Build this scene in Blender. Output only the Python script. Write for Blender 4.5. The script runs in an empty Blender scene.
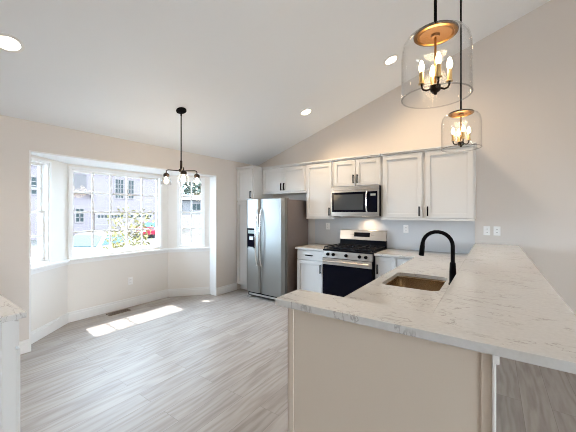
import bpy, bmesh, math, random
from math import sin, cos, pi, radians
from mathutils import Vector, Matrix

SC = bpy.context.scene
C = SC.collection
random.seed(7)

# ---------------------------------------------------------------- camera, world, sun, exposure
cam_data = bpy.data.cameras.new('camera')
cam_data.sensor_width = 36.0
cam_data.lens = 290 / 576 * 36.0
cam_data.shift_y = -3 / 576
cam_data.clip_start = 0.02
cam = bpy.data.objects.new('camera', cam_data)
C.objects.link(cam)
cam.location = (0, 0, 1.462)
cam.rotation_euler = (pi / 2, 0, radians(35.25))
SC.camera = cam

world = bpy.data.worlds.new('world')
SC.world = world
world.use_nodes = True
bg = world.node_tree.nodes['Background']
bg.inputs[0].default_value = (0.60, 0.80, 1.0, 1)
bg.inputs[1].default_value = 8.5


def lamp(name, kind, loc, direction, energy, color, **kw):
    d = bpy.data.lights.new(name, kind)
    d.energy = energy
    d.color = color
    for k, v in kw.items():
        setattr(d, k, v)
    o = bpy.data.objects.new(name, d)
    C.objects.link(o)
    o.location = loc
    o.rotation_euler = Vector(direction).to_track_quat('-Z', 'Y').to_euler()
    return o


lamp('sun', 'SUN', (-20, 2, 30), (0.44, -0.03, -0.92), 4.5, (1.0, 0.97, 0.92), angle=radians(0.35))
# added fill lamp outside an unseen, made-up window right of the camera
FILL_COL = (1.0, 0.93, 0.84)
lamp('fill_light_right', 'AREA', (5.75, -0.6, 1.6), (-1, 0.12, 0.06), 64, FILL_COL, shape='RECTANGLE', size=1.6, size_y=1.5)

SC.view_settings.view_transform = 'Standard'
SC.view_settings.look = 'None'
SC.view_settings.exposure = 1.9
SC.view_settings.gamma = 1.0
SC.view_settings.use_curve_mapping = False
SC.cycles.max_bounces = 10
SC.cycles.diffuse_bounces = 6
SC.cycles.transparent_max_bounces = 24
SC.cycles.use_denoising = True
SC.cycles.denoising_prefilter = 'ACCURATE'
SC.cycles.filter_width = 1.0


# ---------------------------------------------------------------- materials
def mat(name, col=(0.8, 0.8, 0.8), rough=0.5, metal=0.0, spec=0.5, emit=None, es=0.0, bump=0.0, bscale=80, var=0.0):
    m = bpy.data.materials.new(name)
    m.use_nodes = True
    nt = m.node_tree
    b = nt.nodes['Principled BSDF']
    b.inputs['Base Color'].default_value = (*col, 1)
    b.inputs['Roughness'].default_value = rough
    b.inputs['Metallic'].default_value = metal
    b.inputs['Specular IOR Level'].default_value = spec
    if emit:
        b.inputs['Emission Color'].default_value = (*emit, 1)
        b.inputs['Emission Strength'].default_value = es
    tc = nt.nodes.new('ShaderNodeTexCoord')
    nz = nt.nodes.new('ShaderNodeTexNoise')
    nz.inputs['Scale'].default_value = bscale
    nt.links.new(tc.outputs['Object'], nz.inputs['Vector'])
    if bump:
        bp = nt.nodes.new('ShaderNodeBump')
        bp.inputs['Strength'].default_value = bump
        bp.inputs['Distance'].default_value = 0.002
        nt.links.new(nz.outputs['Fac'], bp.inputs['Height'])
        nt.links.new(bp.outputs['Normal'], b.inputs['Normal'])
    if var:
        mx = nt.nodes.new('ShaderNodeMix')
        mx.data_type = 'RGBA'
        mx.inputs['A'].default_value = (*[c * (1 - var) for c in col], 1)
        mx.inputs['B'].default_value = (*[min(1, c * (1 + var)) for c in col], 1)
        nt.links.new(nz.outputs['Fac'], mx.inputs['Factor'])
        nt.links.new(mx.outputs['Result'], b.inputs['Base Color'])
    return m


def thin_glass(name, tint=(1, 1, 1), edge=0.6, rough=0.0):
    m = bpy.data.materials.new(name)
    m.use_nodes = True
    nt = m.node_tree
    nt.nodes.clear()
    out = nt.nodes.new('ShaderNodeOutputMaterial')
    mix = nt.nodes.new('ShaderNodeMixShader')
    tr = nt.nodes.new('ShaderNodeBsdfTransparent')
    tr.inputs[0].default_value = (*tint, 1)
    gl = nt.nodes.new('ShaderNodeBsdfGlossy')
    gl.inputs['Roughness'].default_value = rough
    lw = nt.nodes.new('ShaderNodeLayerWeight')
    lw.inputs['Blend'].default_value = 0.5
    pw5 = nt.nodes.new('ShaderNodeMath')
    pw5.operation = 'POWER'
    pw5.inputs[1].default_value = 4.0
    nt.links.new(lw.outputs['Facing'], pw5.inputs[0])
    fr = nt.nodes.new('ShaderNodeMath')
    fr.operation = 'MULTIPLY_ADD'
    fr.inputs[1].default_value = edge
    fr.inputs[2].default_value = 0.012
    nt.links.new(pw5.outputs[0], fr.inputs[0])
    nt.links.new(fr.outputs[0], mix.inputs[0])
    nt.links.new(tr.outputs[0], mix.inputs[1])
    nt.links.new(gl.outputs[0], mix.inputs[2])
    nt.links.new(mix.outputs[0], out.inputs[0])
    return m


def ramp(nt, pts):
    r = nt.nodes.new('ShaderNodeValToRGB')
    els = r.color_ramp.elements
    while len(els) < len(pts):
        els.new(0.5)
    for e, (p, c) in zip(els, pts):
        e.position = p
        e.color = (*c, 1) if len(c) == 3 else c
    return r


def floor_mat():
    m = bpy.data.materials.new('grey_wood_planks')
    m.use_nodes = True
    nt = m.node_tree
    L = nt.links.new
    b = nt.nodes['Principled BSDF']
    tc = nt.nodes.new('ShaderNodeTexCoord')
    mp = nt.nodes.new('ShaderNodeMapping')
    mp.inputs['Rotation'].default_value = (0, 0, pi / 2)
    L(tc.outputs['Object'], mp.inputs['Vector'])
    br = nt.nodes.new('ShaderNodeTexBrick')
    br.offset = 0.37
    br.inputs['Scale'].default_value = 1
    br.inputs['Brick Width'].default_value = 1.22
    br.inputs['Row Height'].default_value = 0.18
    br.inputs['Mortar Size'].default_value = 0.0012
    br.inputs['Color1'].default_value = (0, 0, 0, 1)
    br.inputs['Color2'].default_value = (1, 1, 1, 1)
    br.inputs['Mortar'].default_value = (0.5, 0.5, 0.5, 1)
    L(mp.outputs[0], br.inputs['Vector'])
    # per-plank offset of the grain
    off = nt.nodes.new('ShaderNodeVectorMath')
    off.operation = 'MULTIPLY_ADD'
    off.inputs[1].default_value = (7.3, 3.1, 5.0)
    L(br.outputs['Color'], off.inputs[0])
    st = nt.nodes.new('ShaderNodeMapping')
    st.inputs['Scale'].default_value = (1.0, 0.12, 1.0)
    L(tc.outputs['Object'], st.inputs['Vector'])
    L(st.outputs[0], off.inputs[2])
    wv = nt.nodes.new('ShaderNodeTexWave')
    wv.wave_type = 'BANDS'
    wv.bands_direction = 'X'
    wv.inputs['Scale'].default_value = 3.5
    wv.inputs['Distortion'].default_value = 24
    wv.inputs['Detail'].default_value = 3.0
    wv.inputs['Detail Scale'].default_value = 1.3
    L(off.outputs[0], wv.inputs['Vector'])
    nz = nt.nodes.new('ShaderNodeTexNoise')
    nz.inputs['Scale'].default_value = 42
    nz.inputs['Detail'].default_value = 6
    L(off.outputs[0], nz.inputs['Vector'])
    big = nt.nodes.new('ShaderNodeTexNoise')
    big.inputs['Scale'].default_value = 5
    big.inputs['Detail'].default_value = 3
    L(off.outputs[0], big.inputs['Vector'])
    r1 = ramp(nt, [(0.0, FLOOR_DARK), (0.55, FLOOR_MID), (1.0, FLOOR_LIGHT)])
    mixf = nt.nodes.new('ShaderNodeMath')
    mixf.operation = 'MULTIPLY_ADD'
    L(wv.outputs['Fac'], mixf.inputs[0])
    mixf.inputs[1].default_value = 0.22
    n2 = nt.nodes.new('ShaderNodeMath')
    n2.operation = 'MULTIPLY_ADD'
    L(nz.outputs['Fac'], n2.inputs[0])
    n2.inputs[1].default_value = 0.5
    n3 = nt.nodes.new('ShaderNodeMath')
    n3.operation = 'MULTIPLY_ADD'
    L(big.outputs['Fac'], n3.inputs[0])
    n3.inputs[1].default_value = 0.5
    n3.inputs[2].default_value = -0.10
    L(n3.outputs[0], n2.inputs[2])
    L(n2.outputs[0], mixf.inputs[2])
    L(mixf.outputs[0], r1.inputs[0])
    hs = nt.nodes.new('ShaderNodeHueSaturation')
    vv = nt.nodes.new('ShaderNodeMapRange')
    vv.inputs['To Min'].default_value = 0.93
    vv.inputs['To Max'].default_value = 1.07
    L(br.outputs['Color'], vv.inputs['Value'])
    L(vv.outputs[0], hs.inputs['Value'])
    L(r1.outputs[0], hs.inputs['Color'])
    mm = nt.nodes.new('ShaderNodeMix')
    mm.data_type = 'RGBA'
    L(br.outputs['Fac'], mm.inputs['Factor'])
    L(hs.outputs[0], mm.inputs['A'])
    mm.inputs['B'].default_value = (0.22, 0.195, 0.18, 1)
    L(mm.outputs['Result'], b.inputs['Base Color'])
    b.inputs['Roughness'].default_value = 0.40
    b.inputs['Specular IOR Level'].default_value = 0.12
    bp = nt.nodes.new('ShaderNodeBump')
    bp.inputs['Strength'].default_value = 0.12
    bp.inputs['Distance'].default_value = 0.002
    L(nz.outputs['Fac'], bp.inputs['Height'])
    L(bp.outputs['Normal'], b.inputs['Normal'])
    return m


def quartz_mat():
    m = bpy.data.materials.new('veined_quartz')
    m.use_nodes = True
    nt = m.node_tree
    L = nt.links.new
    b = nt.nodes['Principled BSDF']
    tc = nt.nodes.new('ShaderNodeTexCoord')
    mp = nt.nodes.new('ShaderNodeMapping')
    mp.inputs['Rotation'].default_value = (0, 0, radians(28))
    mp.inputs['Scale'].default_value = (1.0, 2.6, 1.0)
    L(tc.outputs['Object'], mp.inputs['Vector'])
    n = nt.nodes.new('ShaderNodeTexNoise')
    n.inputs['Scale'].default_value = 3.6
    n.inputs['Detail'].default_value = 7
    n.inputs['Roughness'].default_value = 0.62
    n.inputs['Distortion'].default_value = 0.9
    L(mp.outputs[0], n.inputs['Vector'])
    v = ramp(nt, [(0.478, (0, 0, 0)), (0.494, (1, 1, 1)), (0.506, (0, 0, 0))])
    L(n.outputs['Fac'], v.inputs[0])
    k = nt.nodes.new('ShaderNodeTexNoise')
    k.inputs['Scale'].default_value = 4.5
    k.inputs['Detail'].default_value = 2
    L(tc.outputs['Object'], k.inputs['Vector'])
    kr = ramp(nt, [(0.43, (0, 0, 0)), (0.55, (1, 1, 1))])
    L(k.outputs['Fac'], kr.inputs[0])
    mu = nt.nodes.new('ShaderNodeMath')
    mu.operation = 'MULTIPLY'
    L(v.outputs[0], mu.inputs[0])
    L(kr.outputs[0], mu.inputs[1])
    m2 = nt.nodes.new('ShaderNodeMath')
    m2.operation = 'MULTIPLY'
    m2.inputs[1].default_value = 0.65
    L(mu.outputs[0], m2.inputs[0])
    sp = nt.nodes.new('ShaderNodeTexNoise')
    sp.inputs['Scale'].default_value = 60
    sp.inputs['Detail'].default_value = 3
    L(tc.outputs['Object'], sp.inputs['Vector'])
    base = ramp(nt, [(0.3, tuple(c * 0.93 for c in QUARTZ)), (0.65, QUARTZ)])
    L(sp.outputs['Fac'], base.inputs[0])
    mx = nt.nodes.new('ShaderNodeMix')
    mx.data_type = 'RGBA'
    L(m2.outputs[0], mx.inputs['Factor'])
    L(base.outputs[0], mx.inputs['A'])
    mx.inputs['B'].default_value = (0.22, 0.20, 0.19, 1)
    L(mx.outputs['Result'], b.inputs['Base Color'])
    b.inputs['Roughness'].default_value = 0.11
    return m


def steel_mat(name, col=(0.66, 0.67, 0.68), rough=0.27, axis=2):
    m = bpy.data.materials.new(name)
    m.use_nodes = True
    nt = m.node_tree
    b = nt.nodes['Principled BSDF']
    b.inputs['Base Color'].default_value = (*col, 1)
    b.inputs['Metallic'].default_value = 1
    tc = nt.nodes.new('ShaderNodeTexCoord')
    mp = nt.nodes.new('ShaderNodeMapping')
    sc = [220, 220, 220]
    sc[axis] = 3
    mp.inputs['Scale'].default_value = sc
    nz = nt.nodes.new('ShaderNodeTexNoise')
    nz.inputs['Scale'].default_value = 1
    nt.links.new(tc.outputs['Object'], mp.inputs['Vector'])
    nt.links.new(mp.outputs[0], nz.inputs['Vector'])
    mr = nt.nodes.new('ShaderNodeMapRange')
    mr.inputs['To Min'].default_value = rough - 0.06
    mr.inputs['To Max'].default_value = rough + 0.06
    nt.links.new(nz.outputs['Fac'], mr.inputs['Value'])
    nt.links.new(mr.outputs[0], b.inputs['Roughness'])
    return m


def siding_mat(name, col, row=0.16):
    m = mat(name, col, 0.7, spec=0.08)
    nt = m.node_tree
    b = nt.nodes['Principled BSDF']
    tc = nt.nodes.new('ShaderNodeTexCoord')
    wv = nt.nodes.new('ShaderNodeTexWave')
    wv.wave_profile = 'SAW'
    wv.bands_direction = 'Z'
    wv.inputs['Scale'].default_value = 1 / row * 0.314
    nt.links.new(tc.outputs['Object'], wv.inputs['Vector'])
    bp = nt.nodes.new('ShaderNodeBump')
    bp.inputs['Strength'].default_value = 0.6
    bp.inputs['Distance'].default_value = 0.02
    nt.links.new(wv.outputs['Fac'], bp.inputs['Height'])
    nt.links.new(bp.outputs['Normal'], b.inputs['Normal'])
    return m


FLOOR_DARK, FLOOR_MID, FLOOR_LIGHT = (0.20, 0.165, 0.14), (0.37, 0.335, 0.31), (0.455, 0.42, 0.395)
QUARTZ = (0.64, 0.64, 0.635)
M = {}
M['wall'] = mat('greige_wall_paint', (0.65, 0.605, 0.57), 0.75, bump=0.08, bscale=220)
M['bay'] = mat('greige_paint_lit_bay', (0.76, 0.73, 0.695), 0.7, bump=0.08, bscale=220)  # the wall paint made lighter; the bay's brightness is put into the colour
M['ceil'] = mat('ceiling_paint', (0.81, 0.845, 0.885), 0.85, bump=0.15, bscale=160)
M['white'] = mat('white_trim_paint', (0.80, 0.80, 0.80), 0.4, var=0.01)
M['cab'] = mat('white_cabinet_paint', (0.655, 0.655, 0.655), 0.35, var=0.01)
M['splash'] = mat('grey_backsplash', (0.56, 0.58, 0.61), 0.35, var=0.02, bscale=6)
M['pony'] = mat('peninsula_paint', (0.655, 0.575, 0.49), 0.6, bump=0.05, bscale=200)
M['floor'] = floor_mat()
M['quartz'] = quartz_mat()
M['steel'] = steel_mat('brushed_steel', (0.27, 0.265, 0.255), 0.40)
M['steel_h'] = steel_mat('brushed_steel_across', (0.52, 0.50, 0.48), 0.3, axis=0)
M['sinksteel'] = steel_mat('sink_steel', (0.42, 0.32, 0.215), 0.22, axis=1)
M['chrome'] = mat('bright_steel', (0.82, 0.82, 0.83), 0.12, 1.0)
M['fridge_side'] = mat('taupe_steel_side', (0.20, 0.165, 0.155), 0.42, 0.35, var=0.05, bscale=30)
M['black'] = mat('black_metal', (0.003, 0.003, 0.004), 0.5, spec=0.05, var=0.1)
M['black_gloss'] = mat('black_glass', (0.0025, 0.003, 0.008), 0.06, spec=0.10)
M['enamel'] = mat('black_enamel', (0.003, 0.004, 0.008), 0.3, spec=0.12)
M['iron'] = mat('cast_iron', (0.008, 0.009, 0.013), 0.6, spec=0.2, bump=0.2, bscale=200)
M['bronze'] = mat('dark_bronze', (0.022, 0.014, 0.010), 0.45, 0.5, spec=0.3)
M['brass'] = mat('aged_brass', (0.22, 0.115, 0.035), 0.4, 1.0, var=0.15, bscale=40)
M['candle'] = mat('brass_candle_sleeve', (0.55, 0.38, 0.18), 0.35, 0.8)
M['bulb'] = mat('lit_bulb', (1, 0.9, 0.75), 0.3, emit=(1.0, 0.80, 0.52), es=5)
M['can'] = mat('lit_downlight', (1, 0.95, 0.85), 0.4, emit=(1.0, 0.88, 0.68), es=2.2)
M['display'] = mat('range_display', (0.004, 0.005, 0.008), 0.1, spec=0.15)
M['glass'] = thin_glass('clear_glass', (0.985, 0.985, 0.985), 0.75)
M['rim'] = thin_glass('glass_rim', (0.86, 0.86, 0.86), 0.9, 0.08)
M['liner'] = mat('dark_brass_liner', (0.07, 0.034, 0.012), 0.6, 0.2, spec=0.2, var=0.2, bscale=30)
M['pane'] = thin_glass('window_glass', (0.97, 0.98, 0.98), 0.4)
M['plastic'] = mat('white_plastic', (0.84, 0.84, 0.84), 0.35)
M['slot'] = mat('dark_slot', (0.05, 0.05, 0.05), 0.5)
M['vent'] = mat('bronze_vent', (0.16, 0.11, 0.075), 0.45, 0.4)
M['siding'] = siding_mat('lavender_grey_siding', (0.092, 0.071, 0.070))
M['siding2'] = siding_mat('pale_siding', (0.075, 0.065, 0.062))
M['brick'] = mat('taupe_brick', (0.036, 0.026, 0.023), 0.8, var=0.25, bscale=5)
M['outwhite'] = mat('exterior_white', (0.088, 0.068, 0.062), 0.5, spec=0.1, var=0.02)
M['outglass'] = mat('exterior_window_glass', (0.012, 0.015, 0.014), 0.3, spec=0.05)
M['roof'] = mat('roof_shingle', (0.22, 0.21, 0.21), 0.9, var=0.2, bscale=8)
M['ground'] = mat('pale_concrete', (0.048, 0.041, 0.036), 0.9, spec=0.1, var=0.08, bscale=1.5)
M['dirt'] = mat('tan_dirt', (0.042, 0.031, 0.024), 0.95, spec=0.1, var=0.15, bscale=0.8)
M['white_car'] = mat('white_car_paint', (0.13, 0.105, 0.092), 0.4, spec=0.05)
M['red_car'] = mat('red_car_paint', (0.11, 0.006, 0.012), 0.4, spec=0.05)
M['car_glass'] = mat('teal_car_glass', (0.016, 0.032, 0.033), 0.3, spec=0.05)
M['tyre'] = mat('tyre_rubber', (0.02, 0.02, 0.02), 0.8, var=0.1)
M['bark'] = mat('bark', (0.16, 0.12, 0.09), 0.9, bump=0.5, bscale=30)
M['leaf_y'] = mat('yellow_green_leaves', (0.12, 0.095, 0.036), 0.7, spec=0.05, var=0.35, bscale=6)
M['leaf_g'] = mat('dark_green_leaves', (0.026, 0.03, 0.016), 0.7, var=0.4, bscale=2)
M['leaf_b'] = mat('brown_green_leaves', (0.05, 0.04, 0.026), 0.7, var=0.4, bscale=2)


# ---------------------------------------------------------------- mesh helpers
class MB:
    def __init__(self):
        self.bm = bmesh.new()

    def box(self, x0, x1, y0, y1, z0, z1):
        v = [self.bm.verts.new((x, y, z)) for z in (z0, z1) for x, y in ((x0, y0), (x1, y0), (x1, y1), (x0, y1))]
        for f in ((3, 2, 1, 0), (4, 5, 6, 7), (0, 1, 5, 4), (1, 2, 6, 5), (2, 3, 7, 6), (3, 0, 4, 7)):
            self.bm.faces.new([v[i] for i in f])
        return self

    def prism(self, poly, z0, z1):
        a = [self.bm.verts.new((x, y, z0)) for x, y in poly]
        b = [self.bm.verts.new((x, y, z1)) for x, y in poly]
        n = len(poly)
        self.bm.faces.new(a[::-1])
        self.bm.faces.new(b)
        for i in range(n):
            self.bm.faces.new((a[i], a[(i + 1) % n], b[(i + 1) % n], b[i]))
        return self

    def hull8(self, pts):
        """pts: 4 lower then 4 upper corner points"""
        v = [self.bm.verts.new(p) for p in pts]
        for f in ((3, 2, 1, 0), (4, 5, 6, 7), (0, 1, 5, 4), (1, 2, 6, 5), (2, 3, 7, 6), (3, 0, 4, 7)):
            self.bm.faces.new([v[i] for i in f])
        return self

    def extrude_profile(self, prof, x0, x1, axis='x'):
        """prof: list of (a, z); extruded along axis"""
        P = (lambda t, a, z: (t, a, z)) if axis == 'x' else (lambda t, a, z: (a, t, z))
        A = [self.bm.verts.new(P(x0, a, z)) for a, z in prof]
        B = [self.bm.verts.new(P(x1, a, z)) for a, z in prof]
        n = len(prof)
        self.bm.faces.new(A)
        self.bm.faces.new(B[::-1])
        for i in range(n):
            self.bm.faces.new((A[i], B[i], B[(i + 1) % n], A[(i + 1) % n]))
        return self

    def tube(self, path, r, seg=12, closed_ends=True):
        path = [Vector(p) for p in path]
        rs = r if isinstance(r, (list, tuple)) else [r] * len(path)
        rings = []
        prev = None
        for i, p in enumerate(path):
            if i == 0:
                t = path[1] - p
            elif i == len(path) - 1:
                t = p - path[i - 1]
            else:
                t = (path[i + 1] - p).normalized() + (p - path[i - 1]).normalized()
            t.normalize()
            if prev is None:
                ref = Vector((0, 0, 1)) if abs(t.z) < 0.9 else Vector((1, 0, 0))
                u = t.cross(ref).normalized()
            else:
                u = (prev - t * prev.dot(t)).normalized()
            prev = u
            w = t.cross(u)
            rings.append([self.bm.verts.new(p + rs[i] * (cos(2 * pi * k / seg) * u + sin(2 * pi * k / seg) * w)) for k in range(seg)])
        for a, b in zip(rings, rings[1:]):
            for k in range(seg):
                self.bm.faces.new((a[k], a[(k + 1) % seg], b[(k + 1) % seg], b[k]))
        if closed_ends:
            self.bm.faces.new(rings[0][::-1])
            self.bm.faces.new(rings[-1])
        return self

    def lathe(self, prof, c=(0, 0, 0), seg=32):
        rings = []
        for r, z in prof:
            if r < 1e-6:
                rings.append([self.bm.verts.new((c[0], c[1], c[2] + z))])
            else:
                rings.append([self.bm.verts.new((c[0] + r * cos(2 * pi * k / seg), c[1] + r * sin(2 * pi * k / seg), c[2] + z)) for k in range(seg)])
        for a, b in zip(rings, rings[1:]):
            for k in range(seg):
                k2 = (k + 1) % seg
                if len(a) == 1 and len(b) == 1:
                    continue
                if len(a) == 1:
                    self.bm.faces.new((a[0], b[k2], b[k]))
                elif len(b) == 1:
                    self.bm.faces.new((a[k], a[k2], b[0]))
                else:
                    self.bm.faces.new((a[k], a[k2], b[k2], b[k]))
        return self

    def move(self, mtx):
        bmesh.ops.transform(self.bm, matrix=mtx, verts=self.bm.verts)
        return self

    def build(self, name, m, parent=None, bevel=0.0, smooth=False, loc=None, segs=2):
        if isinstance(m, str):
            m = M[m]
        bmesh.ops.recalc_face_normals(self.bm, faces=self.bm.faces)
        me = bpy.data.meshes.new(name)
        self.bm.to_mesh(me)
        self.bm.free()
        me.materials.append(m)
        o = bpy.data.objects.new(name, me)
        C.objects.link(o)
        if loc:
            o.location = loc
        if parent:
            o.parent = parent
        if smooth:
            for p in me.polygons:
                p.use_smooth = True
            if smooth != 'all':
                try:
                    me.set_sharp_from_angle(angle=radians(40))
                except Exception:
                    pass
        if bevel:
            md = o.modifiers.new('bevel', 'BEVEL')
            md.width = bevel
            md.segments = segs
            md.limit_method = 'ANGLE'
            md.angle_limit = radians(40)
        return o


def tag(o, label=None, cat=None, group=None, kind=None):
    if label:
        o['label'] = label
    if cat:
        o['category'] = cat
    if group:
        o['group'] = group
    if kind:
        o['kind'] = kind
    return o


def thing(name, label, cat, loc=(0, 0, 0), rz=0.0, group=None, kind=None):
    o = bpy.data.objects.new(name, None)
    C.objects.link(o)
    o.empty_display_size = 0.1
    o.location = loc
    o.rotation_euler = (0, 0, rz)
    return tag(o, label, cat, group, kind)


def struct(o, label=None, cat='structure'):
    tag(o, label, cat, kind='structure')
    return o


def copy_tree(o, parent=None):
    c = o.copy()
    C.objects.link(c)
    if parent is not None:
        c.parent = parent
    for ch in list(o.children):
        copy_tree(ch, c)
    return c


# ---------------------------------------------------------------- setting
WL = -4.0          # left wall plane
WK = 4.56          # kitchen wall plane
RX, RZ = 1.8, 2.44 + 5.8 / 3   # ridge
XR, YF = 5.6, -3.6


def cz(x):
    return 2.44 + (x + 4) / 3 if x <= RX else RZ - (x - RX) / 3


fl = MB().box(WL - 0.2, XR + 0.1, YF - 0.1, WK + 0.1, -0.15, 0)
fl.prism([(WL - 0.2, 0.9), (WL - 0.2, 3.5), (-4.75, 3.0), (-4.75, 1.35)], -0.15, 0)
struct(fl.build('floor', 'floor'), 'grey wood plank floor running towards the kitchen', 'floor')

ce = MB()
t = 0.2
ce.extrude_profile([(WL - 0.2, cz(WL - 0.2)), (RX, RZ), (XR + 0.2, cz(XR + 0.2)), (XR + 0.2, cz(XR + 0.2) + t), (RX, RZ + t), (WL - 0.2, cz(WL - 0.2) + t)], YF - 0.2, WK + 0.2, axis='y')
struct(ce.build('ceiling', 'ceil'), 'pale vaulted ceiling rising to the right', 'ceiling')

# kitchen wall (gable shaped)
w = MB()
w.extrude_profile([(WL - 0.2, -0.15), (XR + 0.1, -0.15), (XR + 0.1, cz(XR)), (RX, RZ + 0.03), (WL - 0.2, cz(WL - 0.2))], WK, WK + 0.15, axis='y')
# the profile helper's axis 'y' places (a, t, z)
struct(w.build('wall_back', 'wall'), 'greige gable wall behind the kitchen cabinets', 'wall')

# left wall with the opening of the bay
JY0, JY1, HZ = 0.925, 3.46, 2.12
WT = 0.16
w = MB()
w.box(WL - WT, WL, YF, JY0, 0, 2.45)
w.box(WL - WT, WL, JY1, WK, 0, 2.45)
w.box(WL - WT, WL, JY0, JY1, HZ, 2.45)
struct(w.build('wall_left', 'wall'), 'greige wall around the bay window opening', 'wall')

# white linings of the bay opening
w = MB()
w.box(WL - WT - 0.004, WL + 0.006, JY0 - 0.004, JY0 + 0.012, 0, HZ)
w.box(WL - WT - 0.004, WL + 0.006, JY1 - 0.012, JY1 + 0.004, 0, HZ)
w.box(WL - WT - 0.004, WL + 0.006, JY0, JY1, HZ - 0.012, HZ + 0.004)
struct(w.build('trim_1', 'white', bevel=0.002), 'white lining of the bay opening', 'trim')

# the bay
BX = -4.63
P0, P1, P2, P3 = Vector((WL - WT, JY0)), Vector((BX, 1.46)), Vector((BX, 2.92)), Vector((WL - WT, JY1))
SILL = 0.85


def wall_seg(mb, a, b, holes, z1, th=0.12, z0=-0.15):
    """wall from a to b, room side on the line, thickness outwards (left of a->b); holes = (s0, s1, za, zb)"""
    d = (b - a)
    L = d.length
    d.normalize()
    n = Vector((-d.y, d.x))

    def pc(s0, s1, za, zb):
        p = [a + d * s0, a + d * s1, a + d * s1 + n * th, a + d * s0 + n * th]
        mb.prism([(q.x, q.y) for q in p], za, zb)
    s0, s1, za, zb = holes
    pc(0, s0, z0, z1)
    pc(s1, L, z0, z1)
    pc(s0, s1, z0, za)
    pc(s0, s1, zb, z1)


WZ0, WZ1 = 0.87, 2.075
segs = []
Ls = (P1 - P0).length
w = MB()
# outward is on the -x side: for a path with increasing y the left normal points to -x
wall_seg(w, P0, P1, (0.02, 0.37, WZ0, WZ1), HZ + 0.12)
wall_seg(w, P1, P2, (0.03, 1.33, WZ0, WZ1), HZ + 0.12)
wall_seg(w, P2, P3, (0.17, 0.60, WZ0, WZ1), HZ + 0.12)
# corner fillers
for P in (P1, P2):
    w.prism([(P.x, P.y), (P.x - 0.12, P.y - 0.06), (P.x - 0.13, P.y), (P.x - 0.12, P.y + 0.06)], -0.15, HZ + 0.12)
struct(w.build('wall_bay', 'bay'), 'three-sided greige wall of the bay under its windows, daylight brightness put into its paint', 'wall')

cb = MB().prism([(WL - WT, JY0 - 0.1), (WL - WT, JY1 + 0.1), (BX - 0.12, 3.1), (BX - 0.12, 1.28)], HZ, HZ + 0.12)
struct(cb.build('ceiling_bay', 'white'), 'white flat ceiling of the bay', 'ceiling')
rf = MB().prism([(WL - WT, 0.2), (WL - WT, 4.2), (-4.98, 4.2), (-4.98, 0.2)], 2.42, 2.55)
rf.box(WL - 0.7, WL - 0.2, YF - 0.3, WK + 0.3, 2.56, 2.62)
struct(rf.build('roof', 'roof'), 'eave of the roof above the bay', 'roof')


def inset_path(off, a=0.0):
    """polyline along the bay's inner face moved into the room by off"""
    q0 = Vector((WL - WT - a, JY0 + off * 1.0))
    d1 = (P1 - P0).normalized()
    n1 = Vector((d1.y, -d1.x))
    d3 = (P3 - P2).normalized()
    n3 = Vector((d3.y, -d3.x))
    A = P0 + n1 * off
    B = P1 + n1 * off
    # intersection with x = BX + off
    tt = (BX + off - A.x) / d1.x
    c1 = A + d1 * tt
    E = P3 + n3 * off
    tt = (BX + off - E.x) / d3.x
    c2 = E + d3 * tt
    return [A, c1, c2, E]


def band(name, off0, off1, z0, z1, m, bevel=0.0, extra=None):
    ia, ib = inset_path(off0), inset_path(off1)
    mb = MB()
    for i in range(3):
        mb.prism([(ia[i].x, ia[i].y), (ib[i].x, ib[i].y), (ib[i + 1].x, ib[i + 1].y), (ia[i + 1].x, ia[i + 1].y)], z0, z1)
    if extra:
        extra(mb)
    return mb.build(name, m, bevel=bevel)


struct(band('trim_2', -0.11, 0.045, SILL - 0.03, SILL, 'white', 0.003), 'white sill board running round the bay', 'trim')
struct(band('trim_3', 0.0, 0.018, SILL - 0.075, SILL - 0.03, 'white'), 'white apron strip under the bay sill', 'trim')


def base_prof(mb, a, b, side, h=0.135, th=0.016):
    """baseboard along a->b, room side to the right of a->b (side=1) """
    d = (b - a).normalized()
    n = Vector((d.y, -d.x)) * side
    for (t_, z0, z1) in ((th, 0, h - 0.03), (th * 0.6, h - 0.03, h)):
        p = [a, b, b + n * t_, a + n * t_]
        mb.prism([(q.x, q.y) for q in p], z0, z1)


V2 = lambda x, y: Vector((x, y))
mb = MB()
base_prof(mb, V2(WL, YF), V2(WL, JY0 + 0.012), 1)
base_prof(mb, V2(WL, JY1 - 0.012), V2(WL, 3.96), 1)
struct(mb.build('baseboard_left', 'white', bevel=0.002), 'white baseboard along the left wall', 'baseboard')
mb = MB()
for a, b in ((P0, P1), (P1, P2), (P2, P3)):
    base_prof(mb, a, b, 1)
struct(mb.build('baseboard_bay', 'white', bevel=0.002), 'white baseboard round the bay', 'baseboard')
mb = MB()
base_prof(mb, V2(0.0, WK), V2(XR, WK), 1)
struct(mb.build('baseboard_back', 'white', bevel=0.002), 'white baseboard of the kitchen wall right of the bar', 'baseboard')


# walls out of view; the right one has a window added for light
def wall_hole_axis(mb, axis, pos, th, a0, a1, z1, holes):
    """axis 'x': wall lies along x at y=pos ; axis 'y': along y at x=pos"""
    cur = a0

    def bx(s0, s1, za, zb):
        if axis == 'x':
            mb.box(s0, s1, pos - th, pos, za, zb)
        else:
            mb.box(pos, pos + th, s0, s1, za, zb)
    for (s0, s1, za, zb) in holes:
        bx(cur, s0, -0.1, z1)
        bx(s0, s1, -0.1, za)
        bx(s0, s1, zb, z1)
        cur = s1
    bx(cur, a1, -0.1, z1)


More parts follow.
